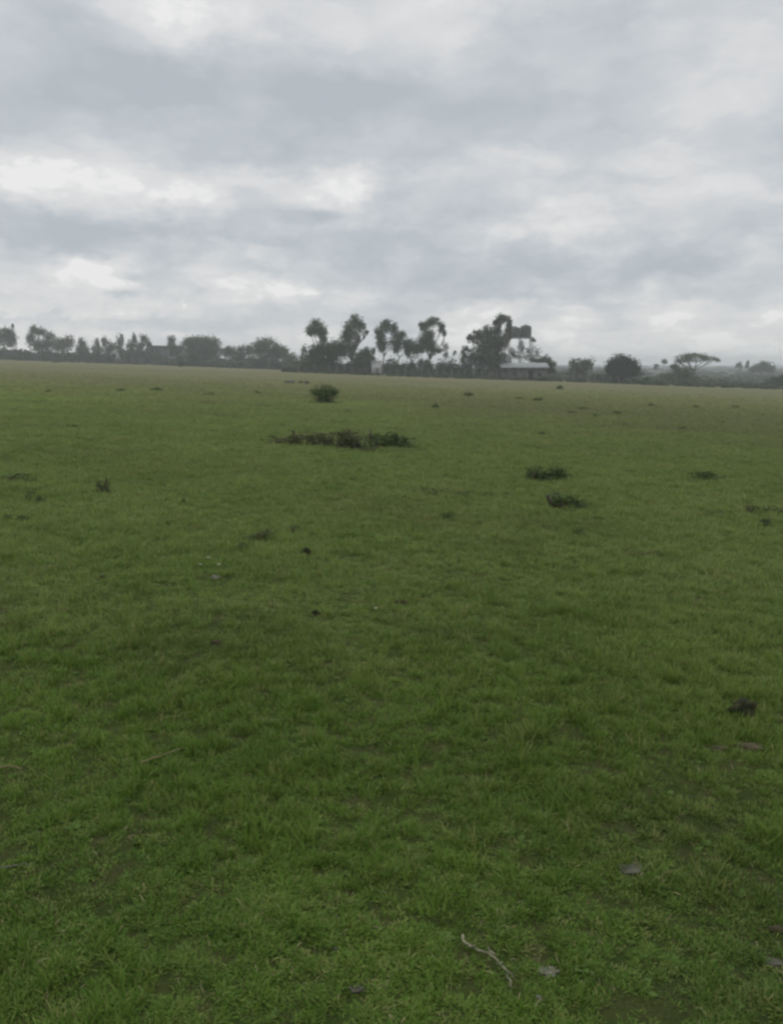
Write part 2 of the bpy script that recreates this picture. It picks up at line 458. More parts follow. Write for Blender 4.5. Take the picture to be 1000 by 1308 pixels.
# ------------------------------------------------------------------ trees
def tree(name, label, cat, Y, base, lobes, mat='euc', leaf=0.30, dens=3.0, trunk=0.22, group=None, depth=0.85, bottom=-1.0, seed=None, spread=0.30, fat=1.1):
    """lobes: (px, py, rx, ry) of the crown's masses, turned into real ellipsoids of foliage at distance Y"""
    rng = np.random.default_rng(abs(hash_(name + label)) % 100000 if seed is None else seed)
    b = P(base, 480, Y); bx = b[0]; bz = zt1(bx, Y)
    root = empty(name, (bx, Y, bz)); tag(root, label, cat, group)
    o0 = np.array([bx, Y, bz])
    cm, tm = MB(), MB(); cs = []
    for (px, py, rx, ry) in lobes:
        s = S(px, py, Y); c = P(px, py, Y) - o0; c[1] = rng.normal() * rx * s * 0.35
        rad = np.array([rx * s, rx * s * depth, ry * s]) * fat
        n = int(dens * math.pi * rad[0] * rad[2] / (leaf * leaf * 0.85)) + 30
        C = ellipsoid_clumps(c, rad, n, rng, bottom=bottom, spread=spread, per=22 if spread > .25 else 12)
        C = C[C[:, 2] > 0.12]
        V, Q, R = quads_random(C, leaf, rng, droop=0.5); cm.add(V, [Q], R); cs.append((c, rad))
    low = min(c[2] - 0.3 * r[2] for c, r in cs)
    fork = np.array([rng.normal() * 0.1, 0, max(0.5, low * 0.65)])
    mean = np.mean([c for c, r in cs], 0); fork[0] += mean[0] * 0.35
    tube(tm, curve_pts((0, 0, -0.25), fork, 7, 0.03, rng), np.linspace(trunk * 1.25, trunk * 0.75, 7), 8)
    for c, r in cs:
        p = curve_pts(fork, c, 7, 0.06, rng); tube(tm, p, np.linspace(trunk * 0.7, trunk * 0.14, 7), 6)
        for _ in range(5):
            e = c + rng.normal(size=3) * r * 0.5; e[2] = max(e[2], 0.3)
            tube(tm, curve_pts(p[rng.integers(3, 6)], e, 5, 0.08, rng), np.linspace(trunk * 0.25, trunk * 0.05, 5), 4)
    tm.obj('trunk', M['bark'], root); cm.obj('crown', M[mat], root)
    return root

def hash_(s):
    h = 7
    for ch in s: h = (h * 31 + ord(ch)) % 1000003
    return h

# far left rows of gums (about 300 m away)
GL = 'gum trees along the far left edge of the field'
LT = [
 ('gum_tree', 'gum tree at the left edge of the photo, cut by the frame', 300, 6, [(3,432,12,11),(8,424,7,6)], 'euc'),
 ('gum_tree', 'slim gum beside the frame-edge gum, with a small detached top tuft', 302, 18, [(14,432,7,12),(17,417,2.5,3)], 'euc'),
 ('gum_tree', 'tallest ragged gum of the far left row, its crown see-through on the right', 300, 46, [(43,420,6,6),(40,431,6,8),(52,424,7,6),(47,440,10,9)], 'euc'),
 ('gum_tree', 'round-topped gum joined to the right of the tallest far left gum', 304, 63, [(62,432,8,8),(61,443,9,8)], 'euc'),
 ('bushy_tree', 'broad low tree with a dark heart, right of the round-topped gum', 300, 80, [(72,440,6,7),(80,441,11,10),(88,437,6,8)], 'olive'),
 ('gum_tree', 'thin gum with a pointed top standing over a dark round bush', 302, 106, [(105,438,5,7),(109,447,9,7),(102,448,6,6)], 'euc'),
 ('gum_tree', 'small upright gum just right of the pointed gum over the dark bush', 304, 124, [(123,438,4,6),(125,447,8,7)], 'euc'),
 ('gum_tree', 'short feathery gum between the small upright gum and a taller spire', 304, 136, [(134,437,4,7),(141,442,5,6),(138,449,8,6)], 'olive'),
 ('gum_tree', 'narrow spire of a gum with gaps of sky on both sides', 300, 153, [(154,434,4,8),(152,444,6,8),(156,451,8,5)], 'euc'),
 ('gum_tree', 'leaning gum spire, left one of the pair left of the flat-roofed house', 302, 170, [(171,434,4,7),(168,443,6,8),(166,451,7,6)], 'euc'),
 ('gum_tree', 'leaning gum spire, right one of the pair left of the flat-roofed house', 303, 182, [(184,433,5,6),(180,442,6,8),(178,451,8,6)], 'euc'),
 ('gum_tree', 'dim gum close against the left end of the flat-roofed house', 306, 191, [(190,441,5,8),(189,451,7,6)], 'olive'),
 ('gum_tree', 'gum growing beside the flat-roofed house, before the boxy tree', 296, 219, [(219,435,6,6),(219,444,7,7),(223,450,5,5)], 'euc'),
 ('sapling', 'tiny wispy sapling in the gap left of the boxy tree', 296, 230, [(230,446,4,5)], 'olive'),
 ('shade_tree', 'wide boxy tree with a flat top, widest crown of the left side', 285, 258, [(244,445,11,13),(258,442,15,12),(273,445,11,13),(240,438,6,6),(258,452,24,9),(251,436,12,6),(267,437,12,6)], 'olive'),
 ('bushy_tree', 'small tree filling the dip right of the boxy tree', 288, 292, [(287,450,7,6),(297,451,8,8),(291,445,4,5)], 'olive'),
 ('bushy_tree', 'feathery small tree left of the domed tree', 286, 312, [(308,446,5,5),(316,448,7,9),(306,453,8,6)], 'euc'),
 ('shade_tree', 'broad domed tree with a lumpy top, between the boxy tree and the tall gums', 262, 343, [(330,445,11,9),(342,441,13,10),(354,448,11,9),(340,454,22,9)], 'euc'),
 ('bushy_tree', 'low tree sloping down on the right of the domed tree', 266, 368, [(363,450,7,7),(372,457,9,7)], 'euc'),
 ('sapling', 'thin lone sapling left of the lollipop gum', 240, 388, [(388,447,4,6),(388,457,5,6)], 'euc'),
]
for (nm, lb, Y, b, lo, mt) in LT:
    tree(nm, lb, 'tree', Y, b, lo, mt, leaf=0.34, dens=3.8, trunk=0.16, fat=1.14, spread=0.24, group=GL if nm == 'gum_tree' else None)

GM = 'tall gums around the farmyard'
MT = [
 ('gum_tree', 'lollipop gum with one round crown on a bare trunk, leftmost tall gum', 192, 404, [(404,418,10,9),(397,423,7,6),(411,423,7,7),(412,433,5,5)], 'euc', .26, 3.2, .16),
 ('bushy_tree', 'wide dark bushy tree under the lollipop gum', 188, 420, [(410,448,14,10),(425,446,13,9),(408,462,15,9),(424,460,12,12),(400,456,9,8)], 'dark', .28, 3.0, .2),
 ('gum_tree', 'tall gum leaning right with a pointed top and two hanging sprays', 191, 445, [(453,408,6,6),(448,418,9,9),(461,417,6,8),(443,430,8,10),(456,434,4,9),(469,425,3,3.5),(437,446,13,12),(450,446,5,6),(465,431,1.5,2)], 'euc', .26, 3.0, .26),
 ('bushy_tree', 'low round tree right of the leaning pointed gum, left of the white hut', 187, 464, [(466,452,10,8),(458,460,10,9),(472,462,9,8),(476,449,3,4)], 'dark', .28, 2.8, .16),
 ('gum_tree', 'gum with an open C-shaped crown behind the white hut', 192, 490, [(486,424,7,8),(494,416,8,8),(503,421,5,8),(488,440,7,10),(486,433,6,5)], 'euc', .26, 2.9, .2),
 ('gum_tree', 'gum with a small pointed top between the C-shaped gum and the tallest hooked gum', 193, 508, [(512,428,6,7),(506,440,9,11),(521,440,7,8)], 'euc', .26, 2.9, .2),
 ('bushy_tree', 'dark round tree tucked at the left foot of the gum with a hooked crown', 190, 526, [(525,443,9,9),(520,450,4,6),(533,446,8,7)], 'dark', .28, 2.9, .18),
 ('gum_tree', 'tall gum whose crown hooks down on its right side', 192, 546, [(552,412,9,7),(541,417,6,7),(564,418,5,6),(567,425,2.5,5),(546,430,9,9),(540,440,9,9),(550,442,8,8),(557,447,6,5)], 'euc', .26, 3.1, .24),
 ('sapling', 'pale slim tree just right of the gum with a hooked crown', 260, 568, [(568,444,5,7),(569,453,5,5)], 'olive', .32, 1.1, .1),
 ('sapling', 'pale thin tree midway between the hooked gum and the big spreading gum', 260, 581, [(581,452,3,5)], 'olive', .32, 1.1, .1),
 ('gum_tree', 'small gum with a curled top at the left foot of the big spreading gum', 190, 594, [(596,446,5,4),(592,454,4,7)], 'euc', .26, 2.5, .12),
 ('gum_tree', 'biggest spreading gum, its loose crown rising beside the raised water tanks', 187, 628, [(641,407,9,6),(634,412,5,6),(650,410,3,5),(651,417,4,4),(650,428,4,5),(637,420,4,7),(648,424,3,9),(610,427,7,7),(602,432,5,5),(625,425,8,9),(620,440,14,13),(636,437,10,13),(646,436,5,8),(612,458,15,12),(630,460,14,13),(643,456,5,7)], 'dark', .28, 3.3, .34),
 ('gum_tree', 'spindly half-bare gum under the raised water tanks', 200, 668, [(666,444,5,8),(655,450,6,6),(674,447,3,4),(662,455,9,5),(652,462,6,7)], 'olive', .26, 1.0, .12),
 ('sapling', 'pale see-through tree right of the water tank stand', 235, 683, [(684,450,8,8),(676,457,8,5)], 'olive', .3, 0.75, .12),
 ('sapling', 'small tuft of leaves on a bare stem right of the water tanks', 196, 681, [(681,434,3,3)], 'olive', .26, 2.2, .07),
 ('bushy_tree', 'dark round tree against the right end of the iron-roofed house', 192, 700, [(697,464,9,8),(704,470,7,9),(690,461,12,4)], 'dark', .28, 3.0, .16),
 ('shade_tree', 'square-topped tree standing alone right of the iron-roofed house', 196, 744, [(738,467,10,8),(749,466,9,8),(741,478,14,10),(733,462,2,3)], 'olive', .3, 2.9, .16),
 ('shade_tree', 'dark domed tree like a mushroom, roundest crown on the right', 186, 793, [(793,463,15,9),(783,468,10,9),(804,469,12,10),(793,475,20,8),(790,484,9,7)], 'dense', .24, 4.4, .4),
 ('bushy_tree', 'low dark bush at the left foot of the mushroom-shaped tree', 187, 765, [(765,483,8,5),(772,484,7,5)], 'dark', .26, 3.0, .08),
 ('bushy_tree', 'small round bush at the right foot of the mushroom-shaped tree', 182, 815, [(812,489,5,5),(819,490,5,4),(828,486,4,3)], 'dark', .26, 3.0, .06),
 ('acacia_tree', 'flat-topped acacia with a wide see-through crown on the right', 212, 885, [(873,457,11,4.5),(888,454,15,3.6),(903,457,12,4),(912,460,6,2.2),(866,462,6,3),(882,461,14,2.4)], 'palegreen', .24, 1.5, .22),
 ('sapling', 'small tuft-headed tree on the skyline left of the acacia', 320, 849, [(849,462,3,4),(839,468,4,3)], 'euc', .4, 2.6, .12),
 ('bushy_tree', 'sloping thicket at the left foot of the flat-topped acacia', 205, 868, [(868,476,12,9),(855,483,12,6),(879,484,13,5),(842,487,9,4),(864,470,6,5)], 'olive', .28, 2.8, .1),
 ('sapling', 'left of two small spiky skyline trees at the far right', 420, 946, [(946,467,4,5)], 'euc', .5, 2.2, .14),
 ('sapling', 'right of two small spiky skyline trees at the far right', 425, 956, [(956,466,3,5)], 'euc', .5, 2.2, .14),
 ('shade_tree', 'round-crowned skyline tree near the right edge of the photo', 380, 973, [(973,468,11,6),(965,471,8,5),(982,471,8,4)], 'euc', .45, 2.6, .2),
 ('bushy_tree', 'dark bush at the right edge of the photo, below the skyline trees', 205, 992, [(990,487,9,5),(1000,485,8,6),(980,491,9,3)], 'dark', .28, 3.0, .08),
 ('bushy_tree', 'round dark bush under the left end of the wide bushy tree', 182, 398, [(398,466,8,6),(391,468,6,5)], 'dark', .26, 2.6, .08),
 ('bushy_tree', 'tiny dark bush alone in the grass in front of the boxy tree', 235, 230, [(230,465,5,3.6)], 'dark', .28, 3.2, .06),
 ('bushy_tree', 'dark bush against the foot of the boxy tree', 262, 248, [(248,458,6,5.5)], 'dark', .28, 3.0, .08),
]
for (nm, lb, Y, b, lo, mt, lf, dn, tr) in MT:
    tree(nm, lb, 'tree' if nm != 'bushy_tree' or 'tree' in lb.split(' ')[:6] else 'bush', Y, b, lo, mt, lf, dn * 1.8, tr,
         group=GM if nm == 'gum_tree' else None, depth=0.85)

# long hedges behind the fence
def hedge(label, Y, x0, x1, top, h_extra, mat, seed, leaf=0.28):
    rng = np.random.default_rng(seed); mb = MB(); st = MB()
    a, b = P(x0, 470, Y), P(x1, 470, Y); L = b[0] - a[0]
    cx = (a[0] + b[0]) / 2; o0 = np.array([cx, Y, zt1(cx, Y)])
    n = int(L / 1.3)
    for i in range(n):
        x = a[0] + (i + 0.5 + rng.normal() * 0.25) * L / n; g = zt1(x, Y)
        H = P(500, top, Y)[2] - g; H = max(1.2, H * rng.uniform(0.72, 1.08))
        c = np.array([x, Y + rng.normal() * 0.5, g + H * 0.5]) - o0
        rad = np.array([1.25, 1.1, H * 0.56])
        k = int(3.2 * math.pi * rad[0] * rad[2] / (leaf * leaf * 0.85))
        C = ellipsoid_clumps(c, rad, k, rng); C = C[C[:, 2] + o0[2] > g + 0.1]
        V, Q, R = quads_random(C, leaf, rng); mb.add(V, [Q], R)
        for _ in range(3):
            q = c + rng.normal(size=3) * rad * 0.45; q[2] = abs(q[2]) + 0.3
            tube(st, curve_pts((c[0] + rng.normal() * 0.2, c[1], g - o0[2] - 0.2), q, 5, 0.05, rng), np.linspace(0.06, 0.015, 5), 5)
    root = empty('hedge', o0); tag(root, label, 'hedge')
    mb.obj('foliage', M[mat], root); st.obj('stems', M['bark'], root)
hedge('long dark hedge running behind the fence under the tall gums', 190, 488, 600, 458, 0, 'dark', 3)
hedge('dark hedge between the big spreading gum and the iron-roofed house', 193, 596, 648, 463, 0, 'dark', 4)
hedge('short hedge left of the white hut under the leaning gum', 190, 384, 474, 461, 0, 'dark', 6)

# ------------------------------------------------------------------ scrub that reads as one mass
def shrub_kind(name, mat, rng, n=420, leaf=0.22):
    mb = MB()
    for _ in range(5):
        c = np.array([rng.normal() * 0.35, rng.normal() * 0.35, rng.uniform(0.25, 0.6)])
        C = ellipsoid_clumps(c, (0.5, 0.5, 0.42), n // 5, rng); C = C[C[:, 2] > 0.0]
        V, Q, R = quads_random(C, leaf, rng); mb.add(V, [Q], R)
    return mb.obj(name, mat, link=False)

def build_scrub():
    rng = np.random.default_rng(21)
    K = [shrub_kind('s_%d' % i, M[('olive', 'olive', 'euc', 'dark')[i % 4]], rng) for i in range(8)]
    X, Y, SX, SZ = [], [], [], []
    def belt(n, px0, px1, y0, y1, s0, s1, hz):
        for _ in range(n):
            y = y0 * (y1 / y0) ** rng.random(); px = rng.uniform(px0, px1)
            q = P(px, 470, y); s = rng.uniform(s0, s1)
            X.append(q[0]); Y.append(y); SX.append(s); SZ.append(s * hz * rng.uniform(0.7, 1.3))
    belt(420, -120, 400, 303, 345, 3.0, 5.0, 0.80)
    belt(130, 225, 400, 268, 300, 2.4, 3.8, 0.75)
    belt(90, 370, 480, 205, 260, 2.0, 3.4, 0.7)
    belt(150, 480, 720, 215, 420, 2.4, 4.2, 0.55)
    belt(260, 700, 1130, 200, 300, 1.2, 3.4, 0.45)
    belt(420, 680, 1130, 300, 900, 3.0, 6.5, 0.36)
    belt(120, 830, 1130, 199, 212, 1.0, 2.4, 0.5)
    belt(260, -100, 1100, 900, 2000, 8.0, 16.0, 0.22)
    belt(240, 360, 1040, 171, 187, 0.35, 1.1, 0.8)
    belt(200, -40, 400, 262, 300, 0.5, 1.6, 0.6)
    belt(120, 820, 1130, 188, 197, 0.8, 1.8, 0.6)
    X, Y, SX, SZ = map(np.array, (X, Y, SX, SZ)); n = len(X)
    pos = np.stack([X, Y, zt(X, Y) - 0.05 * SZ], 1)
    rot = np.stack([np.zeros(n), np.zeros(n), rng.uniform(0, 6.28, n)], 1)
    scatter('scrub', pos, rot, np.stack([SX, SX, SZ], 1), rng.integers(0, 8, n), K,
            'low grey-green scrub beyond the far edge of the field', 'scrub')
build_scrub()

# ------------------------------------------------------------------ buildings, tanks, fence
def house_iron():
    Y = 184.0; a = P(646, 484, Y); b = P(698, 484, Y); s = S(670, 470, Y)
    cx = (a[0] + b[0]) / 2; g = min(zt1(a[0], Y), zt1(b[0], Y)) - 0.1
    w = (b[0] - a[0]) / 2; e = P(670, 469, Y)[2] - g; r = P(670, 463.2, Y)[2] - g
    root = empty('farm_house', (cx, Y, g)); tag(root, 'long low farmhouse with a grey iron roof and dark doorways', 'house')
    mb = MB()
    box(mb, (-w + .2, 0.9, 0), (w - .2, 5.2, e - 0.02)); mb.obj('wall', M['wall'], root)
    # low gabled iron roof, ridge along x, with corrugation
    mb = MB(); n = 90; xs = np.linspace(-w - 1.3, w + .5, n); zz = 0.035 * np.sin(np.arange(n) * math.pi / 1.5)
    rows = [(-0.7, e - 0.05), (2.9, r), (6.2, e - 0.05)]
    V = []
    for (yy, z) in rows:
        V += [(x, yy, z + q) for x, q in zip(xs, zz)]
    for (yy, z) in rows:
        V += [(x, yy, z + q - 0.06) for x, q in zip(xs, zz)]
    fs = []
    for k in (0, 1):
        for i in range(n - 1):
            fs.append((k*n+i, k*n+i+1, (k+1)*n+i+1, (k+1)*n+i)); o = 3 * n
            fs.append((o+k*n+i, o+(k+1)*n+i, o+(k+1)*n+i+1, o+k*n+i+1))
    for i in range(n - 1):
        fs.append((3*n+i, 3*n+i+1, i+1, i)); fs.append((2*n+i, 2*n+i+1, 5*n+i+1, 5*n+i))
    mb.add(V, [np.array(fs)]); mb.obj('roof', M['roof'], root)
    for sx in (-w + .2, w - .26):
        mb = MB(); mb.add([(sx, .9, e - .02), (sx, 5.2, e - .02), (sx, 3.0, r - .1), (sx + .06, .9, e - .02), (sx + .06, 5.2, e - .02), (sx + .06, 3.0, r - .1)],
               [np.array([(0, 2, 1), (3, 4, 5)]), np.array([(0, 3, 5, 2), (1, 2, 5, 4)])])
        mb.obj('gable', M['wall'], root)
    def opening(nm, px0, px1, z0, z1, mat='opening'):
        x0 = P(px0, 480, Y)[0] - cx; x1 = P(px1, 480, Y)[0] - cx
        m = MB(); box(m, (x0, 0.86, z0), (x1, 0.897, z1)); d = m.obj(nm, M[mat], root)
        f = MB(); t = 0.07
        box(f, (x0 - t, 0.83, z0), (x0, 0.897, z1)); box(f, (x1, 0.83, z0), (x1 + t, 0.897, z1)); box(f, (x0 - t, 0.83, z1), (x1 + t, 0.897, z1 + t))
        f.obj('frame', M['wood'], d)
        if nm == 'window':
            f = MB(); box(f, (x0 - t, 0.80, z0 - t), (x1 + t, 0.897, z0)); f.obj('sill', M['palewall'], d)
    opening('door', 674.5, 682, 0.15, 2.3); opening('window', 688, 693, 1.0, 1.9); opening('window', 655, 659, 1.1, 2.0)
    opening('door', 664, 668, 0.15, 2.1, 'wood')
    for px in (641, 650, 662, 672, 684, 697):
        x = P(px, 480, Y)[0] - cx; m = MB(); tube(m, [(x, -0.4, -0.1), (x, -0.4, e * .5), (x, -0.4, e - 0.06)], 0.09, 8)
        m.obj('porch_post', M['wood'], root)
house_iron()

def house_flat():
    Y = 309.0; a = P(193, 460, Y); b = P(228, 460, Y); cx = (a[0] + b[0]) / 2; w = (b[0] - a[0]) / 2
    g = zt1(b[0], Y) - 0.2; top = P(205, 441, Y)[2] - g
    root = empty('flat_roofed_house', (cx, Y, g)); tag(root, 'grey flat-roofed house half hidden by the far left gums', 'house')
    m = MB(); box(m, (-w, 0, 0), (w, 7, top - .4)); m.obj('wall', M['wall'], root)
    m = MB(); box(m, (-w - .5, -.9, top - .4), (w * .55, 7.5, top)); m.obj('roof', M['roof'], root)
    m = MB(); box(m, (-w - .5, -1.2, 3.0), (w + .5, -.003, 3.25)); m.obj('veranda_roof', M['roof'], root)
    for px in (201.5, 212, 222):
        x = P(px, 455, Y)[0] - cx; m = MB(); box(m, (x - .45, -.35, 0.2), (x + .45, -.003, 2.99)); m.obj('pillar', M['palewall'], root)
    for px in (196.5, 206.5, 217):
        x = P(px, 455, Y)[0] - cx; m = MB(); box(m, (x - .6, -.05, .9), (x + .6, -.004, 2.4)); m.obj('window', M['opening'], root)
house_flat()

def hut():
    Y = 184.0; a = P(474.5, 474, Y); b = P(487, 474, Y); cx = (a[0] + b[0]) / 2; w = (b[0] - a[0]) / 2
    g = zt1(cx, Y) - 0.05; h = P(480, 461.5, Y)[2] - g
    root = empty('hut', (cx, Y, g)); tag(root, 'small white hut standing in front of the dark hedge', 'hut')
    m = MB(); box(m, (-w, 0, 0), (w, 2.2, h - .1)); m.obj('wall', M['palewall'], root)
    m = MB(); m.add([(-w-.15,-.2,h-.098),(w+.15,-.2,h-.098),(w+.15,2.4,h+.15),(-w-.15,2.4,h+.15),(-w-.15,-.2,h-.04),(w+.15,-.2,h-.04),(w+.15,2.4,h+.21),(-w-.15,2.4,h+.21)],
                    [np.array([(0,3,2,1),(4,5,6,7),(0,1,5,4),(1,2,6,5),(2,3,7,6),(3,0,4,7)])]); m.obj('roof', M['roof'], root)
    m = MB(); box(m, (-.1, -.04, .05), (.6, -.003, 1.7)); m.obj('door', M['wall'], root)
hut()

def small_ruin(px0, px1, top, Y, label, mat='palewall'):
    a = P(px0, 455, Y); b = P(px1, 455, Y); cx = (a[0] + b[0]) / 2; w = (b[0] - a[0]) / 2; g = zt1(cx, Y) - .1
    h = P(px0, top, Y)[2] - g; root = empty('shed', (cx, Y, g)); tag(root, label, 'shed')
    m = MB(); box(m, (-w, 0, 0), (w, 3, h - .15)); m.obj('wall', M[mat], root)
    m = MB(); box(m, (-w - .2, -.2, h - .148), (w + .2, 3.2, h)); m.obj('roof', M['roof'], root)
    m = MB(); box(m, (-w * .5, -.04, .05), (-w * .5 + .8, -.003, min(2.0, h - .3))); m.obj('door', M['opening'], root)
small_ruin(287, 293, 455, 284, 'pale shed glimpsed right of the boxy tree')
small_ruin(148, 152, 444, 299, 'tiny pale shed glimpsed low between two gum spires')

def tanks():
    Y = 197.0; a = P(649.5, 431, Y); b = P(678.5, 431, Y); cx = (a[0] + b[0]) / 2; w = (b[0] - a[0]) / 2
    g = zt1(cx, Y); ht = P(664, 431, Y)[2] - g
    st = empty('tank_stand', (cx, Y, g)); tag(st, 'tall spindly steel stand carrying the two dark water tanks', 'tank stand')
    m = MB(); box(m, (-w, -1.3, ht - .25), (w, 1.3, ht - .002)); m.obj('platform', M['steel'], st)
    for sx in (-w + .15, 0, w - .15):
        for sy in (-1.15, 1.15):
            m = MB(); tube(m, [(sx, sy, -.2), (sx, sy, ht * .5), (sx, sy, ht - .252)], 0.11, 6); m.obj('leg', M['steel'], st)
    for z in (ht * .33, ht * .66):
        for sy in (-1.15, 1.15):
            m = MB(); tube(m, [(-w + .22, sy, z), (0, sy, z + .01), (w - .22, sy, z)], 0.035, 4); m.obj('brace', M['steel'], st)
    for k, (p0, p1, tp, lb) in enumerate(((649.8, 663.8, 417, 'left one of two dark water tanks raised over the farmhouse'),
                                         (664.0, 678.4, 415, 'right one of two dark water tanks, slightly taller than its neighbour'))):
        x0, x1 = P(p0, 430, Y)[0], P(p1, 430, Y)[0]; r = (x1 - x0) / 2; H = P(p0, tp, Y)[2] - g - ht
        root = empty('water_tank', ((x0 + x1) / 2, Y, g + ht)); tag(root, lb, 'water tank', 'water tanks on the steel stand')
        prof = [(0, 0), (r * .97, 0), (r, .05)]
        zz = np.linspace(.1, H * .78, 26); prof += [(r * (1 - .018 * (i % 4 == 0)), z) for i, z in enumerate(zz)]
        prof += [(r * .95, H * .85), (r * .80, H * .93), (r * .5, H * .98), (r * .25, H)]
        sg = 36; an = np.arange(sg) / sg * 2 * math.pi
        V = np.array([[q * math.cos(t), q * math.sin(t), z] for q, z in prof for t in an])
        fs = [(i*sg+j, i*sg+(j+1) % sg, (i+1)*sg+(j+1) % sg, (i+1)*sg+j) for i in range(len(prof) - 1) for j in range(sg)]
        m = MB(); m.add(V, [np.array(fs)]); m.obj('shell', M['tank'], root, smooth=True)
        m = MB(); tube(m, [(0, 0, H - .01), (0, 0, H + .05), (0, 0, H + .1)], [r * .27, r * .27, r * .24], 16); m.obj('lid', M['tank'], root)
tanks()

def fence():
    rng = np.random.default_rng(9); Y = 180.0
    x0, x1 = P(372, 470, Y)[0], P(790, 470, Y)[0]; cx = (x0 + x1) / 2; cz = zt1(cx, Y)
    root = empty('fence', (cx, Y, cz)); tag(root, 'rough post and wire fence along the far edge of the field', 'fence')
    n = 44; tops = []
    for i in range(n):
        x = x0 + (x1 - x0) * i / (n - 1) + rng.normal() * .12; y = rng.normal() * .1; h = rng.uniform(1.5, 2.1); g = zt1(x, Y) - cz
        m = MB(); tube(m, [(x - cx, y, g - .2), (x - cx + rng.normal() * .04, y, g + h * .5), (x - cx + rng.normal() * .08, y, g + h)], [.075, .07, .06], 6)
        m.obj('post', M['wood'], root); tops.append((x - cx, y, g))
    for hh in (.5, .95, 1.4):
        m = MB(); tube(m, [(a, b - .08, c + hh) for a, b, c in tops], .012, 3, cap=False); m.obj('wire', M['steel'], root)
fence()

def lone_pole(px, Y, h, label):
    q = P(px, 480, Y); m = MB(); rng = np.random.default_rng(int(px))
    tube(m, curve_pts((0, 0, -.3), (0.1, 0, h), 8, .01, rng), np.linspace(.12, .07, 8), 8)
    o = m.obj('pole', M['wood'], loc=(q[0], Y, zt1(q[0], Y))); tag(o, label, 'pole')
lone_pole(733, 190, 4.0, 'bare wooden pole left of the square-topped tree')

# low bank and pale slab at the right edge of the field
def bank():
    rng = np.random.default_rng(31); Y = 196.0; m = MB(); x0, x1 = P(835, 490, Y)[0], P(960, 490, Y)[0]
    cx = (x0 + x1) / 2; cz = zt1(cx, Y)
    xs = np.linspace(x0, x1, 60); prof = [(-.9, -.2), (-.6, .28), (-.1, .55), (.4, .5), (.9, -.2)]
    V = [(x - cx, p + rng.normal() * .05, zt1(x, Y) - cz + q * (1 + rng.normal() * .15)) for x in xs for p, q in prof]
    fs = [(i*5+j, (i+1)*5+j, (i+1)*5+j+1, i*5+j+1) for i in range(59) for j in range(4)]
    m.add(V, [np.array(fs)]); o = m.obj('stone_bank', M['wall'], loc=(cx, Y, cz)); tag(o, 'low grey bank below the acacia at the field edge', 'bank')
    q = P(946, 490, 193.0); m = MB(); V, Q = lump((0, 0, .25), (.95, .7, .45), rng, rough=.3); m.add(V, [Q])
    o = m.obj('boulder', M['pale'], loc=(q[0], 193.0, zt1(q[0], 193.0))); tag(o, 'pale boulder at the far field edge right of the acacia', 'boulder')
bank()

# ------------------------------------------------------------------ shrubs and brush in the field
def leafy(name, label, cat, px, py, lobes, mat, leaf, dens=3.0, twigs=16, twig_mat='twigs', group=None, extra=None, sticks=0, woody=0.012):
    """py = the photo row of its foot; lobes as for trees"""
    leaf *= .72; dens *= 1.0
    rng = np.random.default_rng(hash_(label)); q, s = G(px, py); Y = q[1]
    root = empty(name, q); tag(root, label, cat, group); cm, tm = MB(), MB()
    for (a, b, rx, ry) in lobes:
        c = P(a, b, Y) - q; rad = np.array([rx * s, rx * s * 0.8, ry * s * 1.1]) * 1.08; c[1] = rng.normal() * .15 * rad[0] + rad[1] * .2
        c[2] -= zt1(q[0] + c[0], Y + c[1]) * 0
        n = int(dens * math.pi * rad[0] * rad[2] / (leaf * leaf * .85)) + 12
        C = ellipsoid_clumps(c, rad, n, rng, per=14, spread=.36)
        m2 = max(6, n // 6)      # ragged fringe running out into the turf
        D = c + rng.normal(size=(m2, 3)) * rad * np.array([1.0, 1.0, .25]); D[:, 2] = zt(q[0] + D[:, 0], Y + D[:, 1]) - q[2] + rng.random(m2) * rad[2] * .35 + leaf * .3
        C = np.concatenate([C, D])
        gz = zt(q[0] + C[:, 0], Y + C[:, 1]) - q[2]; C = C[C[:, 2] > gz + .2 * leaf]
        V, Q, R = quads_random(C, leaf, rng); cm.add(V, [Q], R)
        k = max(2, twigs // len(lobes))
        for _ in range(k):
            e = c + rng.normal(size=3) * rad * .6; b0 = np.array([c[0] + rng.normal() * rad[0] * .4, c[1] + rng.normal() * rad[1] * .3, 0])
            b0[2] = zt1(q[0] + b0[0], Y + b0[1]) - q[2] - .02; e[2] = max(e[2], b0[2] + .05)
            tube(tm, curve_pts(b0, e, 5, .1, rng), np.linspace(woody, woody * .25, 5), 4)
    if extra:
        for (a, b, c, d, rr) in extra:
            p0, p1 = P(a, b, Y) - q, P(c, d, Y) - q
            p0[2] = min(p0[2], zt1(q[0] + p0[0], Y) - q[2] + 0.02)
            tube(tm, curve_pts(p0, p1, 6, .05, rng), np.linspace(rr * s, rr * s * .6, 6), 7)
    tm.obj('branches', M[twig_mat], root); cm.obj('foliage', M[mat], root)
    return root

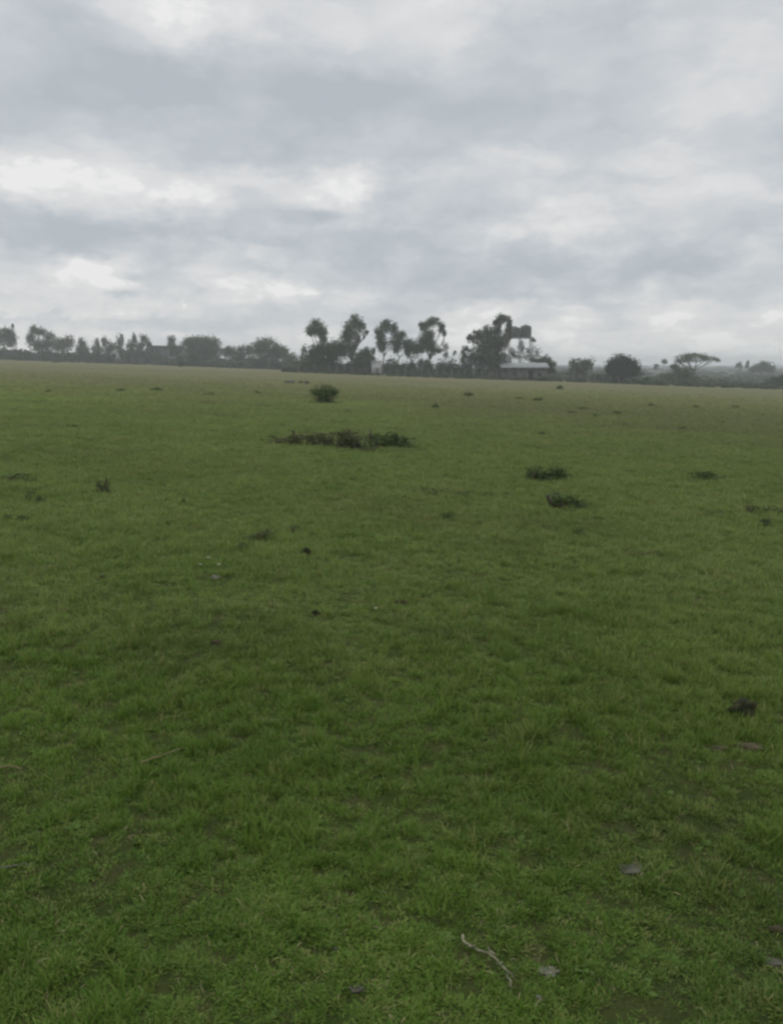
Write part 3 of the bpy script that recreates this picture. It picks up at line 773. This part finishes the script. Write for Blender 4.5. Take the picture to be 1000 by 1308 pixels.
leafy('shrub', 'dark round shrub standing alone in the middle of the field', 'shrub', 415, 515,
      [(415,499,11,7),(404,502,8,4.5),(426,501,8,4.5),(415,509,11,5)], 'shrub', .055, 3.6, 30)
leafy('brush_pile', 'left part of the long cut-brush heap, with one upright stub', 'brush pile', 390, 569,
      [(362,563,20,2.6),(378,559,14,4.5),(398,560,20,5.5),(418,560,14,5)], 'brush', .05, 2.6, 60, extra=[(375,562,374,549,2.4)])
leafy('brush_pile', 'middle part of the long cut-brush heap, with a bare spike', 'brush pile', 450, 573,
      [(440,557,18,5.5),(447,566,14,5),(462,560,20,4),(436,553,8,3)], 'brush', .05, 2.6, 60, extra=[(474,562,472,546,1.6)])
leafy('brush_pile', 'right part of the long cut-brush heap, dark leafy mound', 'brush pile', 505, 571,
      [(495,562,18,6),(512,564,19,5),(502,556,6,4),(482,560,12,5)], 'shrub', .05, 3.0, 50)
leafy('weed_patch', 'thin grey weeds in front of the cut-brush heap', 'weeds', 468, 579, [(470,574,12,4),(441,579,7,3)], 'weed', .04, 1.1, 16)
leafy('shrub', 'left leafy low shrub of three lumps, above the mound with a dark stub', 'shrub', 698, 614,
      [(683,605,12,7.5),(701,605,10,7),(716,604,11,8),(698,609,28,4)], 'shrub', .035, 3.0, 40)
leafy('brush_pile', 'low dark brush mound with a knobbed stub at its left end', 'brush pile', 722, 649,
      [(722,641,18,5.5),(735,644,15,4),(712,640,8,4)], 'shrub', .03, 3.4, 40, extra=[(706,645,699,632,3.6),(716,640,713,629,1.2)])
leafy('weed_patch', 'pale wispy weed heads rising behind the knobbed stub', 'weeds', 712, 637, [(712,631,7,3.5)], 'olive', .016, .5, 14, 'wood', woody=.004)
leafy('shrub', 'small low shrub on the right side of the field', 'shrub', 904, 613, [(896,607,11,4.5),(912,606,9,5),(904,609,19,3)], 'shrub', .035, 2.8, 30)
leafy('brush_pile', 'scattered brown brush at the right edge of the photo', 'brush pile', 975, 656, [(962,649,10,3.5),(980,651,13,3),(996,653,8,3)], 'brush', .03, 1.8, 40)
leafy('weed_plant', 'dark forked weed standing alone on the left', 'weed', 128, 630, [(127,620,6,6),(133,622,6,5),(136,616,3,5)], 'brush', .022, 1.6, 22, woody=.006)
leafy('weed_plant', 'small dark weed left of and below the forked weed', 'weed', 42, 639, [(41,632,7,5),(52,636,6,2.5)], 'brush', .022, 1.4, 16, woody=.005)
leafy('weed_patch', 'flat dark weeds left of the forked weed, further off', 'weeds', 40, 616, [(42,612,10,2),(12,610,14,2.2)], 'brush', .03, 1.1, 12)
leafy('weed_patch', 'dark leafy weeds at the left edge of the photo', 'weeds', 20, 666, [(5,661,8,3.5),(24,662,10,3.5)], 'shrub', .022, 2.0, 16)
leafy('weed_patch', 'dark ragged weeds in the rough patch left of centre', 'weeds', 330, 692, [(338,682,12,5),(318,687,10,3.5),(328,685,16,3)], 'brush', .018, 1.6, 30, woody=.004)
leafy('weed_patch', 'greyish low weeds right of the ragged weeds', 'weeds', 374, 682, [(375,675,7,4)], 'weed', .016, 1.4, 12, woody=.004)
leafy('weed_patch', 'brownish weeds below and left of the ragged weeds', 'weeds', 306, 705, [(307,698,8,5)], 'brush', .016, 1.3, 12, woody=.004)
leafy('weed_plant', 'tiny dark weed tussock under the cut-brush heap on open grass', 'weed', 572, 664, [(572,659,9,3.8)], 'shrub', .02, 3.0, 10, woody=.005)
leafy('weed_plant', 'tiny weed on open grass below the knobbed mound', 'weed', 741, 682, [(741,678,8,2.6)], 'shrub', .018, 2.4, 8, woody=.004)
leafy('weed_patch', 'thin brown line of dead weeds in the middle distance', 'weeds', 575, 632, [(536,625,14,1.8),(560,627,16,1.8),(592,629,14,2),(620,630,14,1.6)], 'brush', .022, 1.1, 30, woody=.004)
leafy('weed_patch', 'dark sprawling weeds on the right below the knobbed mound', 'weeds', 822, 712, [(820,708,9,3),(838,705,8,3)], 'brush', .016, .9, 16, woody=.004)
leafy('weed_patch', 'brown weeds right of centre, left of the edge brush', 'weeds', 914, 660, [(912,654,12,2.5)], 'brush', .022, 1.0, 14, woody=.004)
leafy('weed_patch', 'grey weed clump below the brush at the right edge', 'weeds', 979, 673, [(979,666,7,4)], 'weed', .018, 1.6, 12, woody=.004)

# distant tussocks in the field
FT = [(202,499,9,2.2,'darkest flat tussock in the far left field'), (153,500,7,1.8,'dull flat tussock left of the darkest far left tussock'),
 (92,546,11,1.8,'long flat tussock on the left, nearer than the far tussocks'), (62,501,4,1.8,'small tussock far off at the left'),
 (268,505,8,2.2,'faint tussock between the far left tussocks and the lone shrub'), (330,503,3,1.8,'tiny tussock left of the lone dark shrub'),
 (445,527,6,1.8,'small tussock right of and below the lone dark shrub'), (556,521,5,2.6,'dark tuft right of the lone dark shrub'),
 (598,506,9,2.2,'dull double tussock in front of the big gums'), (686,512,8,2,'tussock before the farmhouse, left of a darker one'),
 (663,510,6,1.6,'small tussock in front of the farmhouse door'), (715,497,4.5,2.6,'dark tussock just below the farmhouse corner'),
 (745,523,8,2,'dark tussock right of the farmhouse in the brown grass'), (730,528,7,2,'tussock paired with a darker one in the brown grass'),
 (788,529,6,2.4,'dark tussock under the mushroom-shaped tree'), (797,543,6,2,'olive tussock below the dark one in the brown grass'),
 (872,549,5,2.6,'dark tussock alone in the brown grass on the right'), (832,519,6,1.8,'faint tussock far below the acacia'),
 (888,521,6,1.8,'faint brown tussock below the right end of the acacia'), (760,532,7,1.6,'flat tussock between the dark pair and the right one'),
 (414,619,6,2.4,'small brown tussock in the mid field left of centre'), (450,614,6,2,'faint brown tussock right of the small brown one'),
 (235,643,3.2,2.8,'small dark round tuft on plain grass on the left'), (645,634,3.6,2.8,'small dark round tuft left of the knobbed mound'),
 (430,640,6,1.8,'faint tuft below the brown tussocks in the mid field'), (690,555,10,1.6,'flat tussock in mid field above the three-lump shrub'),
 (805,603,8,1.6,'faint flat tussock between the two right-hand shrubs'), (72,463,6,1.8,'flat tussock by the foot of the far left gums'),
 (124,461,7,2,'dark low tussock by the foot of the pointed gum'), (505,585,7,1.6,'thin tussock in front of the right brush mound'),
 (348,560,8,2,'tuft at the left tip of the cut-brush heap'), (940,521,6,1.6,'faint tussock far off on the right')]
for (px, py, rx, ry, lb) in FT:
    q, s = G(px, py); brown = 'brown' in lb or 'faint' in lb or 'dull' in lb
    rng = np.random.default_rng(hash_(lb)); mb = MB(); leaf = min(.16, max(.014, 1.1 * s))
    rad = np.array([rx * s, max(rx * s * .8, .02), ry * s * 1.5]); n = int(3.0 * math.pi * rad[0] * rad[2] / (leaf * leaf * .85)) + 40
    C = ellipsoid_clumps((0, 0, rad[2] * .35), rad, n, rng, per=12, spread=.3)
    C = C[C[:, 2] > zt(q[0] + C[:, 0], q[1] + C[:, 1]) - q[2] + leaf * .2]
    V, Q, R = quads_random(C, leaf, rng, 2.2); mb.add(V, [Q], R)
    o = mb.obj('tussock', M['brush' if brown else 'shrub'], loc=q); tag(o, lb, 'tussock', 'tussocks dotted over the field')

# ------------------------------------------------------------------ rocks, clods, small litter
def rock(name, label, cat, px, py, w, h, mat, rough=.25, flat=0.0, lift=.35, n=1, dz=.7):
    rng = np.random.default_rng(hash_(label)); q, s = G(px, py); m = MB(); CLEAR.append((q[0], q[1] - .012, w * s * .42 + .012))
    for i in range(n):
        off = np.array([0, 0, 0.0]) if i == 0 else rng.uniform(-1, 1, 3) * np.array([w * s * .42, w * s * .2, 0])
        k = 1 if i == 0 else rng.uniform(.4, .7)
        off[2] += rng.uniform(-.15, .25) * h * s * (i > 0)
        V, Q = lump(off + np.array([0, 0, h * s * lift]), (w * s * .5 * k, w * s * dz * .5 * k, h * s * .55 * k), rng, rough=rough, flat=flat, seg=20, rings=13)
        m.add(V, [Q])
    o = m.obj(name, M[mat], loc=q, smooth=True); tag(o, label, cat)
rock('stone', 'long dark grey stone left of the lone dark shrub', 'stone', 370, 489, 13, 3.5, 'wall', .35)
rock('stone', 'grey stone nearest the lone dark shrub, on its upper left', 'stone', 392, 490, 7, 4.5, 'stone', .3)
rock('stone', 'small grey stone between the long stone and the one nearest the shrub', 'stone', 384, 489, 6, 3.5, 'stone', .3)
rock('clod', 'dark clod on grass, biggest in the near right', 'clod', 950, 914, 26, 22, 'soil', .45, n=4)
rock('clod', 'brown worn clod below the near right dark clod', 'clod', 958, 957, 30, 7, 'brown', .4, n=4)
rock('clod', 'brown crumbled clod left of the near right worn clod', 'clod', 918, 958, 22, 5, 'brown', .4, n=4)
rock('clod', 'round dark clod left of centre under the grey weeds', 'clod', 392, 709, 13, 10, 'soil', .3, n=2)
rock('clod', 'dark clod on grass straight below the round dark clod', 'clod', 405, 787, 10, 9, 'soil', .3, n=2)
rock('clod', 'brown clod near the centre beside a white flower', 'clod', 511, 771, 14, 7, 'brown', .4, n=3)
rock('clod', 'small dark clod on the left below the forked weed', 'clod', 131, 739, 8, 5, 'soil', .3)
rock('clod', 'brown clod low on the left of the centre line', 'clod', 279, 824, 14, 6, 'brown', .4, n=3)
rock('stone', 'whitish stone among white flowers left of centre', 'stone', 275, 740, 10, 6, 'pale', .3, n=2)
rock('stone', 'grey flat stone with a dark gap under it, lower right', 'stone', 806, 1112, 30, 8, 'stone', .38, .3, n=3, lift=.25)
rock('stone', 'broken whitish flat stone near the bottom edge', 'stone', 700, 1243, 22, 6, 'pale', .45, .2, n=4, lift=.1)
rock('stone', 'pale chip of stone just below the broken whitish stone', 'stone', 688, 1279, 7, 8, 'pale', .3)
rock('stone', 'pale flat stone in grass at the lower right edge', 'stone', 990, 1232, 22, 7, 'stone', .3, .2, n=3)
rock('stone', 'dull pale stone in grass near the bottom, left of centre', 'stone', 455, 1266, 16, 6, 'stone', .3, .2, n=2)
rock('stone', 'tiny pale stone in grass above the dull pale stone', 'stone', 428, 1215, 8, 5, 'stone', .3)
rock('clod', 'reddish brown clod at the far right, below the grey flat stone', 'clod', 992, 1190, 18, 7, 'brown', .4, n=3)

def flower(px, py, label):
    rng = np.random.default_rng(hash_(label)); q, s = G(px, py)
    root = empty('flower', q); tag(root, label, 'flower', 'white flowers in the grass')
    h = 7 * s; m = MB(); tube(m, curve_pts((0, 0, -.01), (0, 0, h), 5, .04, rng), .0015, 4); m.obj('stem', M['weed'], root)
    m = MB()
    for k in range(7):
        a = k / 7 * 6.283; c, n = math.cos(a), math.sin(a); R = 2.3 * s; W = R * .3
        m.add([(0, 0, h), (c*R*.6 - n*W, n*R*.6 + c*W, h + R*.35), (c*R, n*R, h + R*.3), (c*R*.6 + n*W, n*R*.6 - c*W, h + R*.35)], [np.array([(0, 3, 2, 1)])])
    m.obj('petals', M['white'], root)
flower(256, 728, 'white flower left of the whitish stone'); flower(280, 728, 'white flower just above the whitish stone')
flower(266, 719, 'white flower highest of the three by the whitish stone'); flower(480, 784, 'lone white flower left of the brown centre clod')

def stick(name, label, pts, r0, r1, mat, lift=.012, side=None, cat='twig'):
    m = MB(); W = []
    for (a, b) in pts:
        q, s = G(a, b); W.append(q + np.array([0, 0, lift]))
    W = np.array(W); o0 = W[0].copy()
    # resample smoothly
    t = np.linspace(0, len(W) - 1, len(W) * 4); I = np.minimum(t.astype(int), len(W) - 2); f = (t - I)[:, None]
    Q = W[I] * (1 - f) + W[I + 1] * f; Q[1:-1] = (Q[:-2] + Q[1:-1] * 2 + Q[2:]) / 4
    rng = np.random.default_rng(hash_(label)); Q += rng.normal(size=Q.shape) * r0 * .55
    if cat == 'twig': CLEAR.extend((a[0], a[1], .022) for a in Q)
    tube(m, Q - o0, np.linspace(r0, r1, len(Q)) * rng.uniform(.7, 1.35, len(Q)), 7)
    if side:
        for sd in side:
            w = [G(a, b)[0] + np.array([0, 0, lift * 1.3]) for a, b in sd]
            tube(m, np.array(w) - o0, np.linspace(r1 * 1.2, r1 * .4, len(w)), 6)
    o = m.obj(name, M[mat], loc=o0, smooth=True); tag(o, label, cat)
stick('twig', 'pale crooked dead twig near the bottom edge', [(590,1206),(592,1217),(606,1224),(620,1229),(632,1236),(641,1246),(648,1258),(653,1274)], .0036, .0024, 'palewood', .03,
      [[(632,1236),(624,1230),(623,1225)], [(606,1224),(598,1226)], [(641,1246),(636,1249)], [(648,1258),(654,1262),(655,1266)]])
stick('stalk', 'long straight dry straw stalk on the left', [(180,984),(198,977),(216,970),(236,964)], .003, .002, 'straw', .03, cat='stalk')
stick('stalk', 'dry straw bent in the grass at the left edge', [(0,990),(12,987),(28,992)], .004, .002, 'straw', .03, cat='stalk')
stick('stalk', 'thin dark stalk at the left edge, lower down', [(2,1118),(22,1114),(40,1113)], .002, .0012, 'wood', .025, cat='stalk')

build_grass()

# ------------------------------------------------------------------ haze
def haze():
    m = bpy.data.materials.new('haze_air'); m.use_nodes = True; t = m.node_tree
    t.nodes.remove(t.nodes['Principled BSDF'])
    v = t.nodes.new('ShaderNodeVolumePrincipled'); v.inputs['Color'].default_value = (.93, .96, 1, 1)
    v.inputs['Density'].default_value = HAZE; t.links.new(v.outputs[0], t.nodes['Material Output'].inputs['Volume'])
    v.inputs['Anisotropy'].default_value = 0.2
    mb = MB(); box(mb, (-2450, -2450, -30), (2450, 2450, 14.5)); o = mb.obj('haze', m); tag(o, kind='stuff')
HAZE = 0.0008
haze()

# ------------------------------------------------------------------ sky and light
SUN_EL, SUN_AZ = math.radians(58), math.radians(-25)
def world():
    w = bpy.data.worlds.new('World'); SC.world = w; w.use_nodes = True
    t = NT(w.node_tree); bg = t.n['Background']
    sky = t.node('ShaderNodeTexSky', sky_type='NISHITA'); sky.sun_disc = False
    sky.sun_elevation = SUN_EL; sky.sun_rotation = SUN_AZ
    d = t.node('ShaderNodeTexCoord').outputs['Generated']
    x, y, z = t.sep(d)
    # flat cloud layer seen in perspective
    zz = t.m('ADD', t.m('MAXIMUM', z, 0.0), 0.10)
    p = t.comb(t.m('DIVIDE', x, zz), t.m('DIVIDE', y, zz), 0.0)
    warp = t.noise(p, 1.1, 5, .6, 0, col=True)
    wv = t.v('SUBTRACT', warp, (.5, .5, .5))
    az = t.m('MULTIPLY', t.m('ARCTAN2', x, y), 57.2958)
    el = t.m('MULTIPLY', t.m('ARCSINE', z), 57.2958)
    fine = t.v('SUBTRACT', t.noise(t.comb(t.m('MULTIPLY', az, .12), t.m('MULTIPLY', el, .3), 0.0), 1.0, 6, .62, .3, col=True), (.5, .5, .5))
    fine2 = t.v('SUBTRACT', t.noise(t.comb(t.m('MULTIPLY', az, .45), t.m('MULTIPLY', el, .9), 7.0), 1.0, 7, .65, .2, col=True), (.5, .5, .5))
    ae = t.v('ADD', t.comb(az, el, 0.0), t.v('ADD', t.v('MULTIPLY', fine, (6.5, 3.2, 0)), t.v('MULTIPLY', fine2, (3.5, 2.0, 0))))
    ae2 = t.v('ADD', t.comb(az, el, 0.0), t.v('ADD', t.v('MULTIPLY', fine, (1.5, .8, 0)), t.v('MULTIPLY', fine2, (2.6, 1.2, 0))))
    def ang(px, py):
        q = ray(px, py); return math.degrees(math.atan2(q[0], q[1])), math.degrees(math.asin(q[2] / np.linalg.norm(q)))
    n1 = t.m('SUBTRACT', t.noise(p, .55, 6, .6, .6), .5)
    n2 = t.m('SUBTRACT', t.noise(t.v('ADD', p, (5, 3, 0)), 1.6, 7, .62, .5), .5)
    n3 = t.m('SUBTRACT', t.noise(t.comb(t.m('MULTIPLY', az, .17), t.m('MULTIPLY', el, .30), 3.0), 1.0, 7, .56, .5), .5)
    v = t.m('ADD', 0.735, t.m('MULTIPLY', n1, 0.30)); v = t.m('ADD', v, t.m('MULTIPLY', n2, 0.35)); v = t.m('ADD', v, t.m('MULTIPLY', n3, 0.62))
    n4 = t.m('SUBTRACT', t.noise(t.comb(t.m('MULTIPLY', az, .34), t.m('MULTIPLY', el, .62), 11.0), 1.0, 7, .56, .5), .5)
    v = t.m('ADD', v, t.m('MULTIPLY', n4, t.m('MULTIPLY_ADD', t.step(el, 16.0, 4.0), 0.30, 0.22)))
    v = t.m('MULTIPLY_ADD', t.step(el, 7.0, 0.0), 0.40, v)
    # heaped cloud heads: soft cells with billowed edges, smaller towards the horizon
    def puffs(sa, se, off):
        q = t.v('MULTIPLY', ae, (sa, se, 0)); q = t.v('ADD', q, (off, off * .7, 0))
        n = t.node('ShaderNodeTexVoronoi'); n.voronoi_dimensions = '2D'; n.feature = 'SMOOTH_F1'; n.inputs['Smoothness'].default_value = .22
        n.inputs['Scale'].default_value = 1.0; n.inputs['Detail'].default_value = 2.0; n.inputs['Roughness'].default_value = .5
        t.put(n.inputs['Vector'], q); return t.m('SUBTRACT', .42, n.outputs['Distance'])
    v = t.m('MULTIPLY_ADD', puffs(.085, .20, 2.3), .46, v)
    v = t.m('MULTIPLY_ADD', puffs(.20, .50, 6.1), t.m('MULTIPLY_ADD', t.step(el, 18.0, 5.0), .34, .12), v)
    for (px, py, rx, ry, a) in CLOUDS:
        u0, v0 = ang(px, py); sx, sy = rx * .054, ry * .056
        small = rx < 95
        q = t.v('MULTIPLY', t.v('SUBTRACT', ae2 if small else ae, (u0, v0, 0)), (1 / sx, 1 / sy, 0))
        e = t.m('EXPONENT', t.m('MULTIPLY', t.v('DOT_PRODUCT', q, q, out=1), -1.0))
        v = t.m('MULTIPLY_ADD', e, a, v)
    c = t.ramp(v, [(0.0, (.465, .505, .545)), (.25, (.525, .565, .598)), (.5, (.605, .632, .658)), (.70, (.690, .698, .708)), (.88, (.750, .756, .758)), (1.0, (.85, .85, .84))])
    s = t.v('MULTIPLY', sky.outputs[0], (0.08, 0.08, 0.08))
    # an overcast sky is brighter overhead than near the horizon
    c = t.v('SCALE', c); t.n[-1].inputs['Scale'].default_value = 1.0
    t.put(t.n[-1].inputs['Scale'], t.m('MULTIPLY_ADD', t.step(z, 0.5, 1.0, False), 1.0, 1.0))
    out = t.mix(0.97, s, c)
    t.put(bg.inputs[0], out); bg.inputs[1].default_value = 1.0
    w.cycles.sampling_method = 'MANUAL'; w.cycles.sample_map_resolution = 512

CLOUDS = [(665,205,50,14,.22),(865,215,40,14,.15),(25,250,60,14,.15),(600,60,50,50,.14),(560,30,40,20,.12),(515,200,60,20,-.12),(500,245,26,34,-.22),
 (900,310,90,20,-.15),(690,310,60,14,-.14),(600,270,60,10,-.10),(780,300,50,10,.12),(60,300,90,14,-.14),(130,290,60,10,-.08),(440,345,40,14,-.12),(690,385,90,3,.16),(880,405,90,5,.14),(60,405,120,3,-.18),(270,418,90,4,-.12),
   # px, py, half width, half height, lift
 (150,105,330,45,-.40),(470,125,220,50,-.42),(320,190,250,24,-.22),(700,70,110,60,-.26),(860,175,180,26,-.16),(60,20,110,22,-.12),
 (480,40,110,45,.28),(250,25,120,30,.28),(340,65,60,18,.22),(130,172,120,16,.20),(310,132,45,14,.18),(930,40,120,40,.12),
 (150,235,240,24,.42),(400,238,100,22,.34),(640,212,70,20,.30),(950,238,90,22,.42),(800,200,120,16,.10),(455,270,40,40,.15),
 (230,300,260,24,-.20),(385,268,38,9,-.42),(405,278,36,9,-.42),(550,300,70,55,-.20),(560,368,90,22,-.34),(720,355,110,20,-.32),(870,350,70,22,-.34),(820,390,260,10,-.22),
 (90,352,110,22,.30),(115,345,32,12,.5),(145,362,22,7,.4),(360,372,90,14,.22),(355,370,10,5,.35),(395,374,10,5,.35),(760,262,150,30,.16),(830,362,16,12,.35),
 (160,376,18,3,-.5),(178,358,9,3,-.4),(75,340,10,6,-.25),(233,388,2.2,7,.3),
 (200,412,260,6,-.24),(720,398,120,5,.22),(690,425,120,10,.20),(560,398,60,8,.14),(900,435,120,14,.10),(80,432,160,7,.06),(330,425,120,8,-.05)]
world()

sun = bpy.data.lights.new('sun', 'SUN'); sun.energy = 0.6; sun.angle = math.radians(25); sun.color = (1, .96, .9)
so = bpy.data.objects.new('sun', sun); COL.objects.link(so)
dv = Vector((math.sin(SUN_AZ) * math.cos(SUN_EL), math.cos(SUN_AZ) * math.cos(SUN_EL), math.sin(SUN_EL)))
so.rotation_euler = dv.to_track_quat('Z', 'Y').to_euler(); so.location = dv * 50

# ------------------------------------------------------------------ camera and render settings
cam = bpy.data.cameras.new('camera'); co = bpy.data.objects.new('camera', cam); COL.objects.link(co)
cam.sensor_fit = 'HORIZONTAL'; cam.sensor_width = 36; cam.lens = F / 1000 * 36
cam.clip_start = 0.05; cam.clip_end = 12000
co.location = (0, 0, 1.6); co.rotation_euler = (math.radians(90) - PITCH, 0, 0)
SC.camera = co
SC.view_settings.view_transform = 'Standard'; SC.view_settings.look = 'None'
SC.view_settings.exposure = 0; SC.view_settings.gamma = 1
SC.cycles.filter_width = 2.6
SC.cycles.max_bounces = 5; SC.cycles.diffuse_bounces = 3; SC.cycles.transmission_bounces = 3; SC.cycles.volume_bounces = 2
SC.cycles.use_denoising = True
